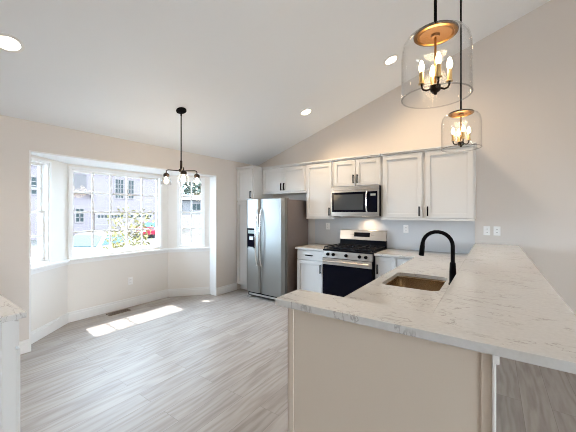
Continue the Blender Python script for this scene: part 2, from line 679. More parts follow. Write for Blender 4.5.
mb = MB()
wall_hole_axis(mb, 'x', YF, 0.12, WL - 0.2, XR + 0.1, 2.45, [])
mb.extrude_profile([(WL - 0.2, 2.45), (XR + 0.1, 2.45), (XR + 0.1, cz(XR)), (RX, RZ + 0.03), (WL + 0.01, 2.452)], YF - 0.12, YF, axis='y')
struct(mb.build('wall_front', 'wall'), 'greige wall behind the viewer', 'wall')
mb = MB()
wall_hole_axis(mb, 'y', XR, 0.12, YF, WK, cz(XR) + 0.05, [(-1.4, 0.2, 0.9, 2.3)])
struct(mb.build('wall_right', 'wall'), 'greige wall far to the right', 'wall')


def window(name, label, center, ang, w, h, cols, rows, kind='fixed', th=0.12):
    """local: x along the wall, -y into the room, z up from the bottom of the hole. centre = bottom middle on the room face"""
    r = thing(name, label, 'window', (center[0], center[1], center[2]), ang, kind='structure')
    f = MB()
    cw = 0.02   # casing on the room face
    f.box(-w / 2 - cw, -w / 2 + 0.005, -0.014, 0.0, -0.0, h + cw * 0.6)
    f.box(w / 2 - 0.005, w / 2 + cw, -0.014, 0.0, -0.0, h + cw * 0.6)
    f.box(-w / 2 + 0.005, w / 2 - 0.005, -0.014, 0.0, h - 0.005, h + cw * 0.6)
    # jamb liner in the hole
    j = 0.022
    f.box(-w / 2, -w / 2 + j, 0, th, 0, h)
    f.box(w / 2 - j, w / 2, 0, th, 0, h)
    f.box(-w / 2 + j, w / 2 - j, 0, th, h - j, h)
    f.box(-w / 2 + j, w / 2 - j, 0, th, 0, j)
    f.build('window_frame', 'white', r)
    s = 0.032

    def sash(z0, z1, y, c, rr):
        q = MB()
        x0, x1 = -w / 2 + j, w / 2 - j
        q.box(x0, x0 + s, y, y + 0.03, z0, z1)
        q.box(x1 - s, x1, y, y + 0.03, z0, z1)
        q.box(x0 + s, x1 - s, y, y + 0.03, z0, z0 + s)
        q.box(x0 + s, x1 - s, y, y + 0.03, z1 - s, z1)
        so = q.build('sash', 'white', r)
        m_ = MB()
        gx0, gx1, gz0, gz1 = x0 + s, x1 - s, z0 + s, z1 - s
        mw = 0.012
        for k in range(1, c):
            xx = gx0 + (gx1 - gx0) * k / c
            m_.box(xx - mw, xx + mw, y + 0.008, y + 0.022, gz0, gz1)
        for k in range(1, rr):
            zz = gz0 + (gz1 - gz0) * k / rr
            m_.box(gx0, gx1, y + 0.009, y + 0.021, zz - mw, zz + mw)
        if c > 1 or rr > 1:
            m_.build('muntin', 'white', so)
        MB().box(gx0, gx1, y + 0.013, y + 0.017, gz0, gz1).build('pane', 'pane', so)
    if kind == 'hung':
        hm = h * 0.5
        sash(hm - 0.016, h - j, 0.065, cols, rows)
        sash(j, hm + 0.016, 0.034, cols, rows)
    else:
        sash(j, h - j, 0.05, cols, rows)
    return r


d1 = (P1 - P0).normalized()
c1 = P0 + d1 * 0.195
d3 = (P3 - P2).normalized()
c3 = P2 + d3 * 0.385
WH = WZ1 - WZ0
# room side is local -y ; for the wall along +y with the room at +x the local x axis points to +y (rz = 90 deg) and -y -> +x
window('window_1', 'narrow sash window on the left side of the bay', (c1.x, c1.y, WZ0), math.atan2(d1.y, d1.x), 0.35, WH, 1, 2, 'hung')
window('window_2', 'wide gridded picture window in the middle of the bay', (BX, P1.y + 0.68, WZ0), pi / 2, 1.30, WH, 5, 4)
window('window_3', 'narrow sash window on the right side of the bay', (c3.x, c3.y, WZ0), math.atan2(d3.y, d3.x), 0.43, WH, 2, 2, 'hung')
window('added_window', 'unseen window added in the far right wall to let in fill light', (XR, -0.6, 0.9), -pi / 2, 1.6, 1.4, 3, 2)  # added out of view and placed to light the half wall
# sky light portals at the bay windows
for (cx, cy, ang, ww) in ((c1.x, c1.y, math.atan2(d1.y, d1.x), 0.35), (BX, P1.y + 0.68, pi / 2, 1.30), (c3.x, c3.y, math.atan2(d3.y, d3.x), 0.44)):
    n = Vector((sin(ang), -cos(ang), 0))
    po = lamp('sky_portal', 'AREA', Vector((cx, cy, WZ0 + WH / 2)) - n * 0.16, n, 1, (1, 1, 1), shape='RECTANGLE', size=ww, size_y=WH)
    po.data.cycles.is_portal = True

# peninsula half wall (L shaped) that carries the raised bar
BARZ, BT = 1.068, 0.032
pw = MB()
pw.prism([(-0.76, 1.085), (0.0, 1.085), (0.0, WK), (-0.165, WK), (-0.165, 1.235), (-0.76, 1.235)], 0, BARZ - BT)
struct(pw.build('wall_peninsula', 'pony'), 'beige half wall under the raised bar', 'wall')
pt = MB()
pt.box(-0.764, -0.735, 1.081, 1.085, 0, BARZ - BT)
pt.box(-0.764, -0.76, 1.081, 1.235, 0, BARZ - BT)
pt.box(-0.030, -0.003, 1.081, 1.085, 0, BARZ - BT)
struct(pt.build('trim_4', 'pony', bevel=0.001), 'beige corner boards of the half wall', 'trim')
pt = MB()
pt.box(-0.003, 0.008, 1.074, 1.17, 0, BARZ - BT - 0.03)
pt.box(-0.003, 0.016, 1.072, 1.18, BARZ - BT - 0.03, BARZ - BT)
pt.box(0.0, 0.011, 1.17, WK, 0, 0.12)
struct(pt.build('trim_5', 'white', bevel=0.003), 'white board on the bar side of the half wall', 'trim')


# ---------------------------------------------------------------- cabinets
def pull(parent, x, y, z, length=0.13, vertical=True):
    """bar pull standing off a front at local y (front face), facing -y"""
    mb = MB()
    h = length / 2
    if vertical:
        mb.box(x - 0.008, x + 0.008, y - 0.036, y - 0.022, z - h, z + h)
        for s in (-1, 1):
            mb.box(x - 0.005, x + 0.005, y - 0.024, y + 0.001, z + s * (h - 0.012) - 0.006, z + s * (h - 0.012) + 0.006)
    else:
        mb.box(x - h, x + h, y - 0.034, y - 0.022, z - 0.008, z + 0.008)
        for s in (-1, 1):
            mb.box(x + s * (h - 0.012) - 0.006, x + s * (h - 0.012) + 0.006, y - 0.024, y + 0.001, z - 0.005, z + 0.005)
    return mb.build('handle', 'black', parent, bevel=0.002)


def shaker(mb, x0, x1, z0, z1, y, st=0.058):
    """front face at y - 0.02"""
    mb.box(x0, x1, y - 0.010, y, z0, z1)
    mb.box(x0, x0 + st, y - 0.024, y - 0.010, z0, z1)
    mb.box(x1 - st, x1, y - 0.024, y - 0.010, z0, z1)
    mb.box(x0 + st, x1 - st, y - 0.024, y - 0.011, z0, z0 + st)
    mb.box(x0 + st, x1 - st, y - 0.024, y - 0.011, z1 - st, z1)


def cabinet(name, label, cat, loc, w, d, h, fronts, rz=0.0, crown=False, toe=False, group=None, lightrail=False, crown_sides=(True, True)):
    """origin: bottom middle of the back; front towards local -y"""
    r = thing(name, label, cat, loc, rz, group)
    b = MB()
    z0 = 0.0
    if toe:
        z0 = 0.105
        MB().box(-w / 2 + 0.002, w / 2 - 0.002, -d + 0.075, -0.01, 0, z0).build('toe_kick', 'cab', r)
    b.box(-w / 2, w / 2, -d, 0, z0, h)
    b.build('body', 'cab', r, bevel=0.0015)
    for f in fronts:
        k, x0, x1, za, zb, hd = f
        mb = MB()
        if k == 'door':
            shaker(mb, x0, x1, za, zb, -d)
            o = mb.build('door', 'cab', r, bevel=0.0025)
        elif k == 'drawer':
            mb.box(x0, x1, -d - 0.02, -d, za, zb)
            o = mb.build('drawer', 'cab', r, bevel=0.004)
        else:
            mb.box(x0, x1, -d - 0.02, -d, za, zb)
            o = mb.build('filler', 'cab', r, bevel=0.002)
        if hd == 'h':
            pull(o, (x0 + x1) / 2, -d - 0.02, (za + zb) / 2, 0.13, False)
        elif hd:
            side, zz = hd
            pull(o, x0 + 0.03 if side == 'l' else x1 - 0.03, -d - 0.02, zz)
    if crown:
        mb = MB()
        e0 = 0.02 if crown_sides[0] else 0
        e1 = 0.02 if crown_sides[1] else 0
        yr = -UF - 0.05 if d > 0.5 else 0
        mb.box(-w / 2, w / 2, -d - 0.030, 0, h, h + 0.018)
        mb.box(-w / 2, w / 2, -d - 0.045, 0, h + 0.018, h + 0.04)
        for sg, e in ((-1, e0), (1, e1)):
            if e:
                mb.box(sg * w / 2 - (e * 0.5 if sg < 0 else 0), sg * w / 2 + (e * 0.5 if sg > 0 else 0), -d - 0.030, yr, h, h + 0.018)
                mb.box(sg * w / 2 - (e if sg < 0 else 0), sg * w / 2 + (e if sg > 0 else 0), -d - 0.045, yr, h + 0.018, h + 0.04)
        mb.build('crown', 'cab', r, bevel=0.004)
    if lightrail:
        MB().box(-w / 2, w / 2, -d - 0.024, -d + 0.01, -0.022, 0.0).build('light_rail', 'cab', r, bevel=0.002)
    return r


UF = 0.31   # depth of the wall cabinets' bodies; the doors stand 20 mm proud
UT = 2.29
# tall pantry left of the fridge
pw_ = 0.41
cabinet('pantry_cabinet', 'tall narrow white pantry cabinet in the corner left of the fridge', 'cabinet', (WL + 0.003 + pw_ / 2, WK - 0.003, 0), pw_, 0.575, UT,
        [('door', -0.2, 0.19, 1.69, 2.275, ('r', 1.80)), ('door', -0.2, 0.19, 0.12, 1.675, ('r', 1.10))], crown=True, toe=True, crown_sides=(False, True))
# over the fridge
x0, x1 = -3.586, -2.61
wd = x1 - x0
cabinet('fridge_cabinet', 'short two-door white wall cabinet above the fridge', 'cabinet', ((x0 + x1) / 2, WK - 0.003, 1.835), wd, UF, UT - 1.835,
        [('door', -wd / 2 + 0.012, -0.004, 0.012, 0.44, ('r', 0.10)), ('door', 0.004, wd / 2 - 0.028, 0.012, 0.44, ('l', 0.10))], crown=True, lightrail=True, crown_sides=(False, False))
# single door
x0, x1 = -2.608, -2.102
wd = x1 - x0
cabinet('wall_cabinet', 'single-door white wall cabinet left of the microwave', 'cabinet', ((x0 + x1) / 2, WK - 0.003, 1.385), wd, UF, UT - 1.385,
        [('door', -wd / 2 + 0.01, wd / 2 - 0.028, 0.012, 0.893, ('r', 0.10))], crown=True, lightrail=True, crown_sides=(False, False))
# over the microwave
x0, x1 = -2.10, -1.334
wd = x1 - x0
cabinet('microwave_cabinet', 'short two-door white wall cabinet above the microwave', 'cabinet', ((x0 + x1) / 2, WK - 0.003, 1.87), wd, UF, UT - 1.87,
        [('door', -wd / 2 + 0.012, -0.003, 0.012, 0.408, ('r', 0.115)), ('door', 0.003, wd / 2 - 0.012, 0.012, 0.408, ('l', 0.115))], crown=True, crown_sides=(False, False))
# big pair on the right
x0, x1 = -1.332, -0.185
wd = x1 - x0
cabinet('wall_cabinet', 'wide two-door white wall cabinet right of the microwave', 'cabinet', ((x0 + x1) / 2, WK - 0.003, 1.385), wd, UF, UT - 1.385,
        [('door', -wd / 2 + 0.03, -0.022, 0.012, 0.893, ('r', 0.10)), ('door', 0.022, wd / 2 - 0.012, 0.012, 0.893, ('l', 0.10))], crown=True, lightrail=True, crown_sides=(False, True))

CH = 0.882   # cabinet height under a 32 mm top
# base cabinet left of the range
x0, x1 = -2.60, -2.106
wd = x1 - x0
cabinet('base_cabinet', 'white base cabinet with one drawer between fridge and range', 'cabinet', ((x0 + x1) / 2, WK - 0.003, 0), wd, 0.61, CH,
        [('drawer', -wd / 2 + 0.008, wd / 2 - 0.022, 0.725, 0.868, 'h'), ('door', -wd / 2 + 0.008, wd / 2 - 0.022, 0.12, 0.71, ('r', 0.60))], toe=True)
# base cabinet right of the range
x0, x1 = -1.322, -0.80
wd = x1 - x0
cabinet('base_cabinet', 'white base cabinet right of the range, partly behind the sink counter', 'cabinet', ((x0 + x1) / 2, WK - 0.003, 0), wd, 0.61, CH,
        [('door', -wd / 2 + 0.012, 0.02, 0.12, 0.868, ('l', 0.70)), ('filler', 0.04, wd / 2 - 0.002, 0.12, 0.868, None)], toe=True)
# sink run facing the kitchen (front towards -x)
L_ = 3.90 - 1.24
cabinet('sink_cabinet', 'white base cabinet run under the sink counter', 'cabinet', (-0.168, (3.90 + 1.24) / 2, 0), L_, 0.58, 0.66,
        [('door', -L_ / 2 + 0.02 + k * (L_ - 0.04) / 4 + 0.004, -L_ / 2 + 0.02 + (k + 1) * (L_ - 0.04) / 4 - 0.004, 0.12, 0.65, ('r' if k % 2 == 0 else 'l', 0.55)) for k in range(4)], rz=-pi / 2, toe=True)
sr = [o for o in C.objects if o.name.startswith('sink_cabinet')][0]
rl = MB()
rl.box(-L_ / 2, L_ / 2, -0.598, -0.585, 0.66, CH)
rl.box(-L_ / 2, -L_ / 2 + 0.02, -0.585, 0, 0.66, CH)
rl.box(L_ / 2 - 0.02, L_ / 2, -0.585, 0, 0.66, CH)
rl.build('apron_panel', 'cab', sr)


# ---------------------------------------------------------------- countertops
def top_plate(name, poly, z0, z1, hole=None, label='', cat='countertop', bevel=0.003):
    """poly outline with an optional rounded hole (list of points, other winding)"""
    bm = bmesh.new()
    def loop(pts):
        vs = [bm.verts.new((x, y, z1)) for x, y in pts]
        return [bm.edges.new((vs[i], vs[(i + 1) % len(vs)])) for i in range(len(vs))]
    es = loop(poly)
    if hole:
        es += loop(hole)
    r = bmesh.ops.triangle_fill(bm, use_beauty=True, use_dissolve=True, edges=es)
    faces = [f for f in bm.faces]
    ex = bmesh.ops.extrude_face_region(bm, geom=faces)
    vs = [g for g in ex['geom'] if isinstance(g, bmesh.types.BMVert)]
    bmesh.ops.translate(bm, vec=(0, 0, z0 - z1), verts=vs)
    mb = MB()
    mb.bm.free()
    mb.bm = bm
    o = mb.build(name, 'quartz', bevel=bevel)
    tag(o, label, cat)
    return o


def rrect(x0, x1, y0, y1, r, n=6):
    pts = []
    for cx, cy, a0 in ((x1 - r, y1 - r, 0), (x0 + r, y1 - r, 90), (x0 + r, y0 + r, 180), (x1 - r, y0 + r, 270)):
        for k in range(n + 1):
            a = radians(a0 + 90 * k / n)
            pts.append((cx + r * cos(a), cy + r * sin(a)))
    return pts


SX0, SX1, SY0, SY1 = -0.715, -0.31, 2.245, 2.80
top_plate('bar_countertop', [(-0.825, 1.06), (0.262, 1.06), (0.262, WK - 0.001), (-0.195, WK - 0.001), (-0.195, 1.262), (-0.825, 1.262)], BARZ - BT + 0.0005, BARZ,
          label='raised L-shaped pale quartz bar top along the half wall')
top_plate('sink_countertop', [(-0.795, 1.237), (-0.167, 1.237), (-0.167, WK - 0.001), (-1.32, WK - 0.001), (-1.32, 3.89), (-0.795, 3.89)], CH + 0.0005, 0.914,
          hole=rrect(SX0, SX1, SY0, SY1, 0.06), label='lower pale quartz counter around the sink and faucet')
top_plate('kitchen_countertop', [(-2.612, 3.89), (-2.106, 3.89), (-2.106, WK - 0.001), (-2.612, WK - 0.001)], CH + 0.0005, 0.914,
          label='small quartz counter between fridge and range')

# backsplash
bs = MB().box(-2.62, -0.1965, WK - 0.01, WK - 0.0005, 0.916, 1.384)
tag(bs.build('backsplash', 'splash'), 'smooth blue grey backsplash between counter and wall cabinets', 'backsplash')

# sink bowl
sk = thing('sink', 'rectangular stainless undermount sink in front of the black faucet', 'sink', ((SX0 + SX1) / 2, (SY0 + SY1) / 2, 0.70))
mb = MB()
hw, hl = (SX1 - SX0) / 2, (SY1 - SY0) / 2
levels = [(0.012, 0.181, 0.07), (0.004, 0.181, 0.064), (0.004, 0.17, 0.064), (-0.006, 0.06, 0.06), (-0.02, 0.02, 0.055), (-0.05, 0.002, 0.05), (-0.16, 0.0, 0.03)]
rings = []
for e, z, r_ in levels:
    pts = rrect(-hw - e, hw + e, -hl - e, hl + e, max(0.01, r_))
    rings.append([mb.bm.verts.new((x, y, z)) for x, y in pts])
for a, b in zip(rings, rings[1:]):
    n = len(a)
    for k in range(n):
        mb.bm.faces.new((a[k], a[(k + 1) % n], b[(k + 1) % n], b[k]))
mb.bm.faces.new(rings[-1])
so = mb.build('basin', 'sinksteel', sk, smooth='all')
MB().lathe([(0.0, 0.004), (0.03, 0.004), (0.045, 0.007), (0.055, 0.003), (0.056, 0.0005)], seg=24).build('drain', 'chrome', sk, smooth=True)

# faucet
fx, fy = -0.25, 2.53
fc = thing('faucet', 'matte black pull-down kitchen faucet with arched spout behind the sink', 'faucet', (fx, fy, 0.914))
MB().lathe([(0, 0), (0.029, 0), (0.029, 0.012), (0.024, 0.018), (0.0235, 0.10), (0.02, 0.165), (0.015, 0.175), (0, 0.176)], seg=24).build('base', 'black', fc, smooth=True)
path = [(0, 0, 0.15), (0, 0, 0.22), (0, 0, 0.29)]
R = 0.106
for k in range(0, 13):
    a = radians(0 + 172 * k / 12)
    path.append((-R + R * cos(a), 0, 0.295 + R * sin(a)))
MB().tube(path, 0.0145, 16).build('spout', 'black', fc, smooth=True)
e = Vector(path[-1])
dv = (Vector(path[-1]) - Vector(path[-2])).normalized()
dv = Vector((-0.10, 0, -1)).normalized()
MB().tube([e - dv * 0.005, e + dv * 0.02, e + dv * 0.03, e + dv * 0.10, e + dv * 0.105], [0.0155, 0.0165, 0.0185, 0.0205, 0.017], 18).build('spray_head', 'black', fc, smooth=True)
MB().tube([(0, 0.012, 0.09), (0, 0.045, 0.092), (0, 0.055, 0.096)], [0.014, 0.013, 0.010], 14).tube([(0, 0.05, 0.094), (-0.01, 0.062, 0.15), (-0.012, 0.066, 0.185)], [0.007, 0.006, 0.005], 10).build('lever', 'black', fc, smooth=True)

# ---------------------------------------------------------------- refrigerator
fr = thing('refrigerator', 'side-by-side stainless refrigerator with ice dispenser', 'refrigerator', (-3.115, 4.46, 0))
FW, FH = 0.83, 1.70
yd = -0.66    # door back
MB().box(-FW / 2 + 0.004, FW / 2 - 0.004, yd + 0.012, 0, 0.03, FH - 0.015).build('case', 'fridge_side', fr, bevel=0.006)
split = -0.095


def fdoor(x0, x1, dispenser=False):
    mb = MB()
    yf = yd - 0.075
    prof = []
    # slightly crowned front
    n = 8
    a = [(x0, yd)]
    for k in range(n + 1):
        t_ = k / n
        a.append((x0 + (x1 - x0) * t_, yf - 0.010 * (1 - (2 * t_ - 1) ** 4) + (0.012 if k in (0, n) else 0)))
    a.append((x1, yd))
    mb.prism(a, 0.105, FH)
    return mb.build('door', 'steel', fr, bevel=0.004)


dl = fdoor(-FW / 2, split - 0.003)
dr = fdoor(split + 0.003, FW / 2)
for o, xx in ((dl, split - 0.045), (dr, split + 0.045)):
    yb = yd - 0.082
    pth = []
    for k in range(17):
        t_ = k / 16
        zz = 0.57 + 0.96 * t_
        bow = 1 - (2 * t_ - 1) ** 2
        pth.append((xx, yb - 0.012 - 0.05 * (bow ** 0.6 if bow > 0 else 0), zz))
    MB().tube(pth, 0.0135, 12).build('handle', 'chrome', o, smooth=True)
dpx0, dpx1 = -0.375, -0.195
yf = yd - 0.086
mb = MB()
mb.box(dpx0, dpx1, yf - 0.006, yf + 0.003, 0.86, 1.20)
dp = mb.build('dispenser', 'black_gloss', dl, bevel=0.003)
mb = MB()
mb.box(dpx0 + 0.02, dpx1 - 0.02, yf - 0.008, yf - 0.005, 1.11, 1.17)
mb.build('control_panel', mat('dispenser_panel', (0.25, 0.30, 0.28), 0.3, var=0.3, bscale=60), dp)
mb = MB()
mb.box(dpx0 + 0.065, dpx1 - 0.03, yf - 0.02, yf - 0.005, 1.0, 1.06)
MB().box(dpx0 + 0.03, dpx1 - 0.03, yf - 0.02, yf - 0.005, 0.865, 0.88).build('drip_tray', 'steel', dp, bevel=0.002)
mb.build('paddle', 'steel', dp, bevel=0.002)
MB().box(-FW / 2 + 0.02, FW / 2 - 0.02, yd - 0.04, yd + 0.02, 0.03, 0.10).build('grille', 'black', fr, bevel=0.004)
MB().box(-FW / 2 + 0.05, FW / 2 - 0.05, yd - 0.05, yd - 0.04, 0.045, 0.075).build('kick_strip', 'steel_h', fr)
for s in (-1, 1):
    MB().box(s * (FW / 2 - 0.06) - 0.05, s * (FW / 2 - 0.06) + 0.05, yd - 0.06, yd + 0.05, 0, 0.03).build('foot', 'steel_h' if s < 0 else 'black', fr, bevel=0.003)
    MB().box(s * (FW / 2 - 0.05) - 0.04, s * (FW / 2 - 0.05) + 0.04, yd - 0.05, yd + 0.06, FH - 0.016, FH + 0.012).build('hinge_cover', 'fridge_side', fr, bevel=0.003)

# ---------------------------------------------------------------- range
rg = thing('range', 'freestanding gas range with steel front and black oven door', 'range', (-1.713, 4.545, 0))
RW = 0.762
yF = -0.665
MB().box(-RW / 2, RW / 2, yF + 0.02, -0.01, 0.04, 0.90).build('body', 'enamel', rg, bevel=0.003)
for sx in (-1, 1):
    for yy in (-0.08, yF + 0.08):
        MB().lathe([(0, 0), (0.02, 0), (0.02, 0.035), (0.012, 0.045), (0, 0.045)], (sx * (RW / 2 - 0.06), yy, 0), 12).build('foot', 'black', rg)
MB().box(-RW / 2, RW / 2, yF - 0.012, -0.06, 0.90, 0.922).build('cooktop', 'enamel', rg, bevel=0.005)
# sloped control panel
mb = MB()
mb.extrude_profile([(yF + 0.02, 0.80), (yF - 0.022, 0.80), (yF - 0.012, 0.90), (yF + 0.02, 0.90)], -RW / 2, RW / 2, 'x')
cp = mb.build('control_panel', 'steel_h', rg, bevel=0.003)
for xk in (-0.29, -0.20, 0.0, 0.20, 0.29):
    mb = MB().lathe([(0, 0), (0.024, 0), (0.024, 0.006), (0.019, 0.010), (0.018, 0.032), (0.014, 0.035), (0, 0.035)], seg=20)
    mb.box(-0.003, 0.003, -0.016, 0.016, 0.033, 0.039)
    mb.move(Matrix.Translation((xk, yF - 0.016, 0.851)) @ Matrix.Rotation(radians(84), 4, 'X'))
    mb.build('knob', 'black', cp, smooth=True)
od = MB().box(-RW / 2 + 0.004, RW / 2 - 0.004, yF - 0.018, yF + 0.02, 0.235, 0.795).build('oven_door', 'enamel', rg, bevel=0.004)
MB().box(-RW / 2 + 0.004, RW / 2 - 0.004, yF - 0.022, yF - 0.018, 0.70, 0.792).build('door_trim', 'steel_h', od, bevel=0.002)
MB().box(-RW / 2 + 0.012, RW / 2 - 0.012, yF - 0.0215, yF - 0.0175, 0.245, 0.697).build('oven_glass', 'black_gloss', od, bevel=0.001)
mb = MB().tube([(-RW / 2 + 0.03, yF - 0.062, 0.752), (RW / 2 - 0.03, yF - 0.062, 0.752)], 0.014, 14)
for s in (-1, 1):
    mb.box(s * (RW / 2 - 0.06) - 0.014, s * (RW / 2 - 0.06) + 0.014, yF - 0.06, yF - 0.02, 0.742, 0.762)
mb.build('handle', 'steel_h', od, smooth=True)
MB().box(-RW / 2 + 0.004, RW / 2 - 0.004, yF - 0.018, yF + 0.02, 0.06, 0.225).build('drawer', 'steel_h', rg, bevel=0.004)
# backguard
mb = MB()
mb.extrude_profile([(-0.005, 0.90), (-0.075, 0.90), (-0.065, 1.03), (-0.005, 1.03)], -RW / 2, RW / 2, 'x')
bg1 = mb.build('back_riser', 'enamel', rg, bevel=0.003)
mb = MB()
mb.extrude_profile([(-0.005, 1.03), (-0.085, 1.03), (-0.055, 1.185), (-0.005, 1.19)], -RW / 2, RW / 2, 'x')
bk = mb.build('back_panel', 'steel_h', rg, bevel=0.006)
mb = MB().box(-0.13, 0.13, -0.004, 0.004, -0.035, 0.035)
mb.move(Matrix.Translation((0.0, -0.0715, 1.115)) @ Matrix.Rotation(radians(-11), 4, 'X'))
dsp = mb.build('display', 'display', bk)
for k in range(2):
    for q in range(3):
        xx = -0.19 + q * 0.02 if k == 0 else 0.15 + q * 0.02
        mb = MB().box(xx, xx + 0.01, -0.005, 0.001, -0.004, 0.004)
        mb.move(Matrix.Translation((0.0, -0.0695, 1.115)) @ Matrix.Rotation(radians(-11), 4, 'X'))
        mb.build('button', 'slot', bk)
# burners and grates
for bx_, by_ in ((-0.25, -0.2), (-0.25, -0.5), (0.0, -0.35), (0.25, -0.2), (0.25, -0.5)):
    MB().lathe([(0, 0), (0.05, 0), (0.05, 0.010), (0.038, 0.012), (0.036, 0.022), (0, 0.024)], (bx_, by_, 0.922), 20).build('burner', 'iron', rg, smooth=True)
for gx in (-0.25, 0.0, 0.25):
    mb = MB()
    hw_ = 0.118
    g0, g1 = -0.645, -0.095
    zt0, zt1 = 0.944, 0.958
    for xx in (gx - hw_, gx + hw_):
        mb.box(xx - 0.006, xx + 0.006, g0, g1, zt0, zt1)
        for yy in (g0 + 0.01, g1 - 0.01):
            mb.box(xx - 0.007, xx + 0.007, yy - 0.007, yy + 0.007, 0.922, zt0)
    for yy in (g0, (g0 + g1) / 2, g1):
        mb.box(gx - hw_, gx + hw_, yy - 0.006, yy + 0.006, zt0, zt1)
    for yy in (-0.5, -0.2):
        mb.box(gx - hw_, gx - 0.03, yy - 0.005, yy + 0.005, zt0, zt1)
        mb.box(gx + 0.03, gx + hw_, yy - 0.005, yy + 0.005, zt0, zt1)
    mb.box(gx - 0.005, gx + 0.005, g0, -0.53, zt0, zt1)
    mb.box(gx - 0.005, gx + 0.005, -0.47, -0.23, zt0, zt1)
    mb.box(gx - 0.005, gx + 0.005, -0.17, g1, zt0, zt1)
    mb.build('grate', 'iron', rg, bevel=0.002)

# ---------------------------------------------------------------- microwave
mw = thing('microwave', 'stainless over-the-range microwave with black glass door', 'microwave', (-1.717, 4.548, 1.415))
MWW, MWH = 0.758, 0.45
mf = -0.375
MB().box(-MWW / 2, MWW / 2, mf, 0, 0, MWH).build('body', 'enamel', mw, bevel=0.003)
dx1 = 0.20
dr_ = MB().box(-MWW / 2, MWW / 2, mf - 0.025, mf, 0.03, MWH - 0.055).build('door', 'steel_h', mw, bevel=0.004)
MB().box(-MWW / 2 + 0.018, dx1, mf - 0.027, mf - 0.02, 0.06, MWH - 0.085).build('door_glass', 'black_gloss', dr_, bevel=0.002)
mg = mat('microwave_mesh_window', (0.05, 0.055, 0.06), 0.12, var=0.1, bscale=300)
MB().box(-MWW / 2 + 0.05, dx1 - 0.05, mf - 0.0285, mf - 0.0265, 0.095, MWH - 0.12).build('mesh_window', mg, dr_)
cpn = MB().box(dx1 + 0.002, MWW / 2 - 0.02, mf - 0.027, mf - 0.02, 0.06, MWH - 0.085).build('control_panel', 'black_gloss', mw, bevel=0.002)
MB().box(dx1 + 0.06, MWW / 2 - 0.045, mf - 0.0285, mf - 0.0265, 0.30, 0.33).build('display', mat('microwave_display', (0.35, 0.38, 0.38), 0.3, var=0.2, bscale=80), cpn)
pth = [(dx1 + 0.005, mf - 0.03 - 0.035 * (1 - (2 * k / 10 - 1) ** 4), 0.065 + 0.295 * k / 10) for k in range(11)]
MB().tube(pth, 0.013, 12).build('handle', 'chrome', dr_, smooth=True)
mb = MB().box(-MWW / 2, MWW / 2, mf - 0.023, mf, MWH - 0.053, MWH)
for k in range(3):
    mb.box(-MWW / 2 + 0.05, MWW / 2 - 0.05, mf - 0.026, mf - 0.02, MWH - 0.045 + k * 0.014, MWH - 0.040 + k * 0.014)
mb.build('vent_strip', 'steel_h', mw, bevel=0.002)
MB().box(-MWW / 2, MWW / 2, mf - 0.02, mf, 0.0, 0.028).build('bottom_rail', 'steel_h', mw, bevel=0.003)
hl_ = MB().box(0.05, 0.15, -0.20, -0.14, -0.003, 0.001).build('hood_lamp', 'can', mw)
ml = lamp('hood_light', 'SPOT', (-1.617, 4.39, 1.40), (0.05, 0.35, -1), 1.6, (1.0, 0.70, 0.42), spot_size=radians(130), spot_blend=0.8, shadow_soft_size=0.03)


# ---------------------------------------------------------------- foreground cabinet at the left edge
lx0, lx1 = -3.02, -2.145
wd = lx1 - lx0
cabinet('sideboard_cabinet', 'white base cabinet at the left edge of the picture, end panel towards the kitchen', 'cabinet', ((lx0 + lx1) / 2, -0.15, 0), wd, 0.585, CH,
        [('drawer', -wd / 2 + 0.004, wd / 2 - 0.008, 0.725, 0.868, 'h'), ('door', -wd / 2 + 0.004, -0.003, 0.12, 0.71, ('r', 0.6)), ('door', 0.003, wd / 2 - 0.008, 0.12, 0.71, ('l', 0.6))], rz=pi, toe=True)
top_plate('sideboard_countertop', [(lx0 - 0.02, -0.15), (-2.112, -0.15), (-2.112, 0.478), (lx0 - 0.02, 0.478)], CH + 0.0005, 0.914,
          label='pale quartz top on the white cabinet at the left edge of the picture')
sb = [o for o in C.objects if o.name.startswith('sideboard_cabinet')][0]
pn = MB()
# end panel with a stile at its far edge (local frame is turned by 180 degrees: world +x is local -x)
pn.box(-wd / 2 - 0.006, -wd / 2, -0.585, 0, 0.0, CH)
pn.box(-wd / 2 - 0.012, -wd / 2 - 0.006, -0.585, -0.53, 0.0, CH)
pn.build('end_panel', 'cab', sb, bevel=0.001)


# ---------------------------------------------------------------- outlets, switches, vent
def outlet(label, loc, rz, kind='duplex', name='wall_outlet'):
    r = thing(name, label, 'outlet' if kind == 'duplex' else 'switch', loc, rz, None)
    p = MB().box(-0.036, 0.036, -0.006, 0, -0.058, 0.058).build('cover_plate', 'plastic', r, bevel=0.003)
    if kind == 'duplex':
        for s in (-1, 1):
            q = MB().box(-0.017, 0.017, -0.009, -0.005, s * 0.021 - 0.014, s * 0.021 + 0.014).build('socket', 'plastic', r, bevel=0.004)
            mb = MB()
            mb.box(-0.008, -0.005, -0.0095, -0.0085, s * 0.021 - 0.004, s * 0.021 + 0.006)
            mb.box(0.005, 0.008, -0.0095, -0.0085, s * 0.021 - 0.004, s * 0.021 + 0.006)
            mb.lathe([(0, -0.0005), (0.003, 0), (0.003, 0.001)], (0, 0, 0), 8)
            mb.build('slot', 'slot', q)
    else:
        MB().box(-0.016, 0.016, -0.011, -0.005, -0.033, 0.033).build('rocker', 'plastic', r, bevel=0.003)
    return r


outlet('white outlet on the backsplash left of the range', (-2.36, WK - 0.01, 1.232), 0)
outlet('white outlet on the backsplash right of the range', (-1.06, WK - 0.01, 1.225), 0)
outlet('white outlet above the bar, nearer the wall cabinet', (-0.065, WK, 1.232), 0)
outlet('white outlet above the bar, farther from the wall cabinet', (0.042, WK, 1.232), 0)
outlet('white outlet low on the bay wall under the wide window', (BX, 2.28, 0.40), pi / 2)

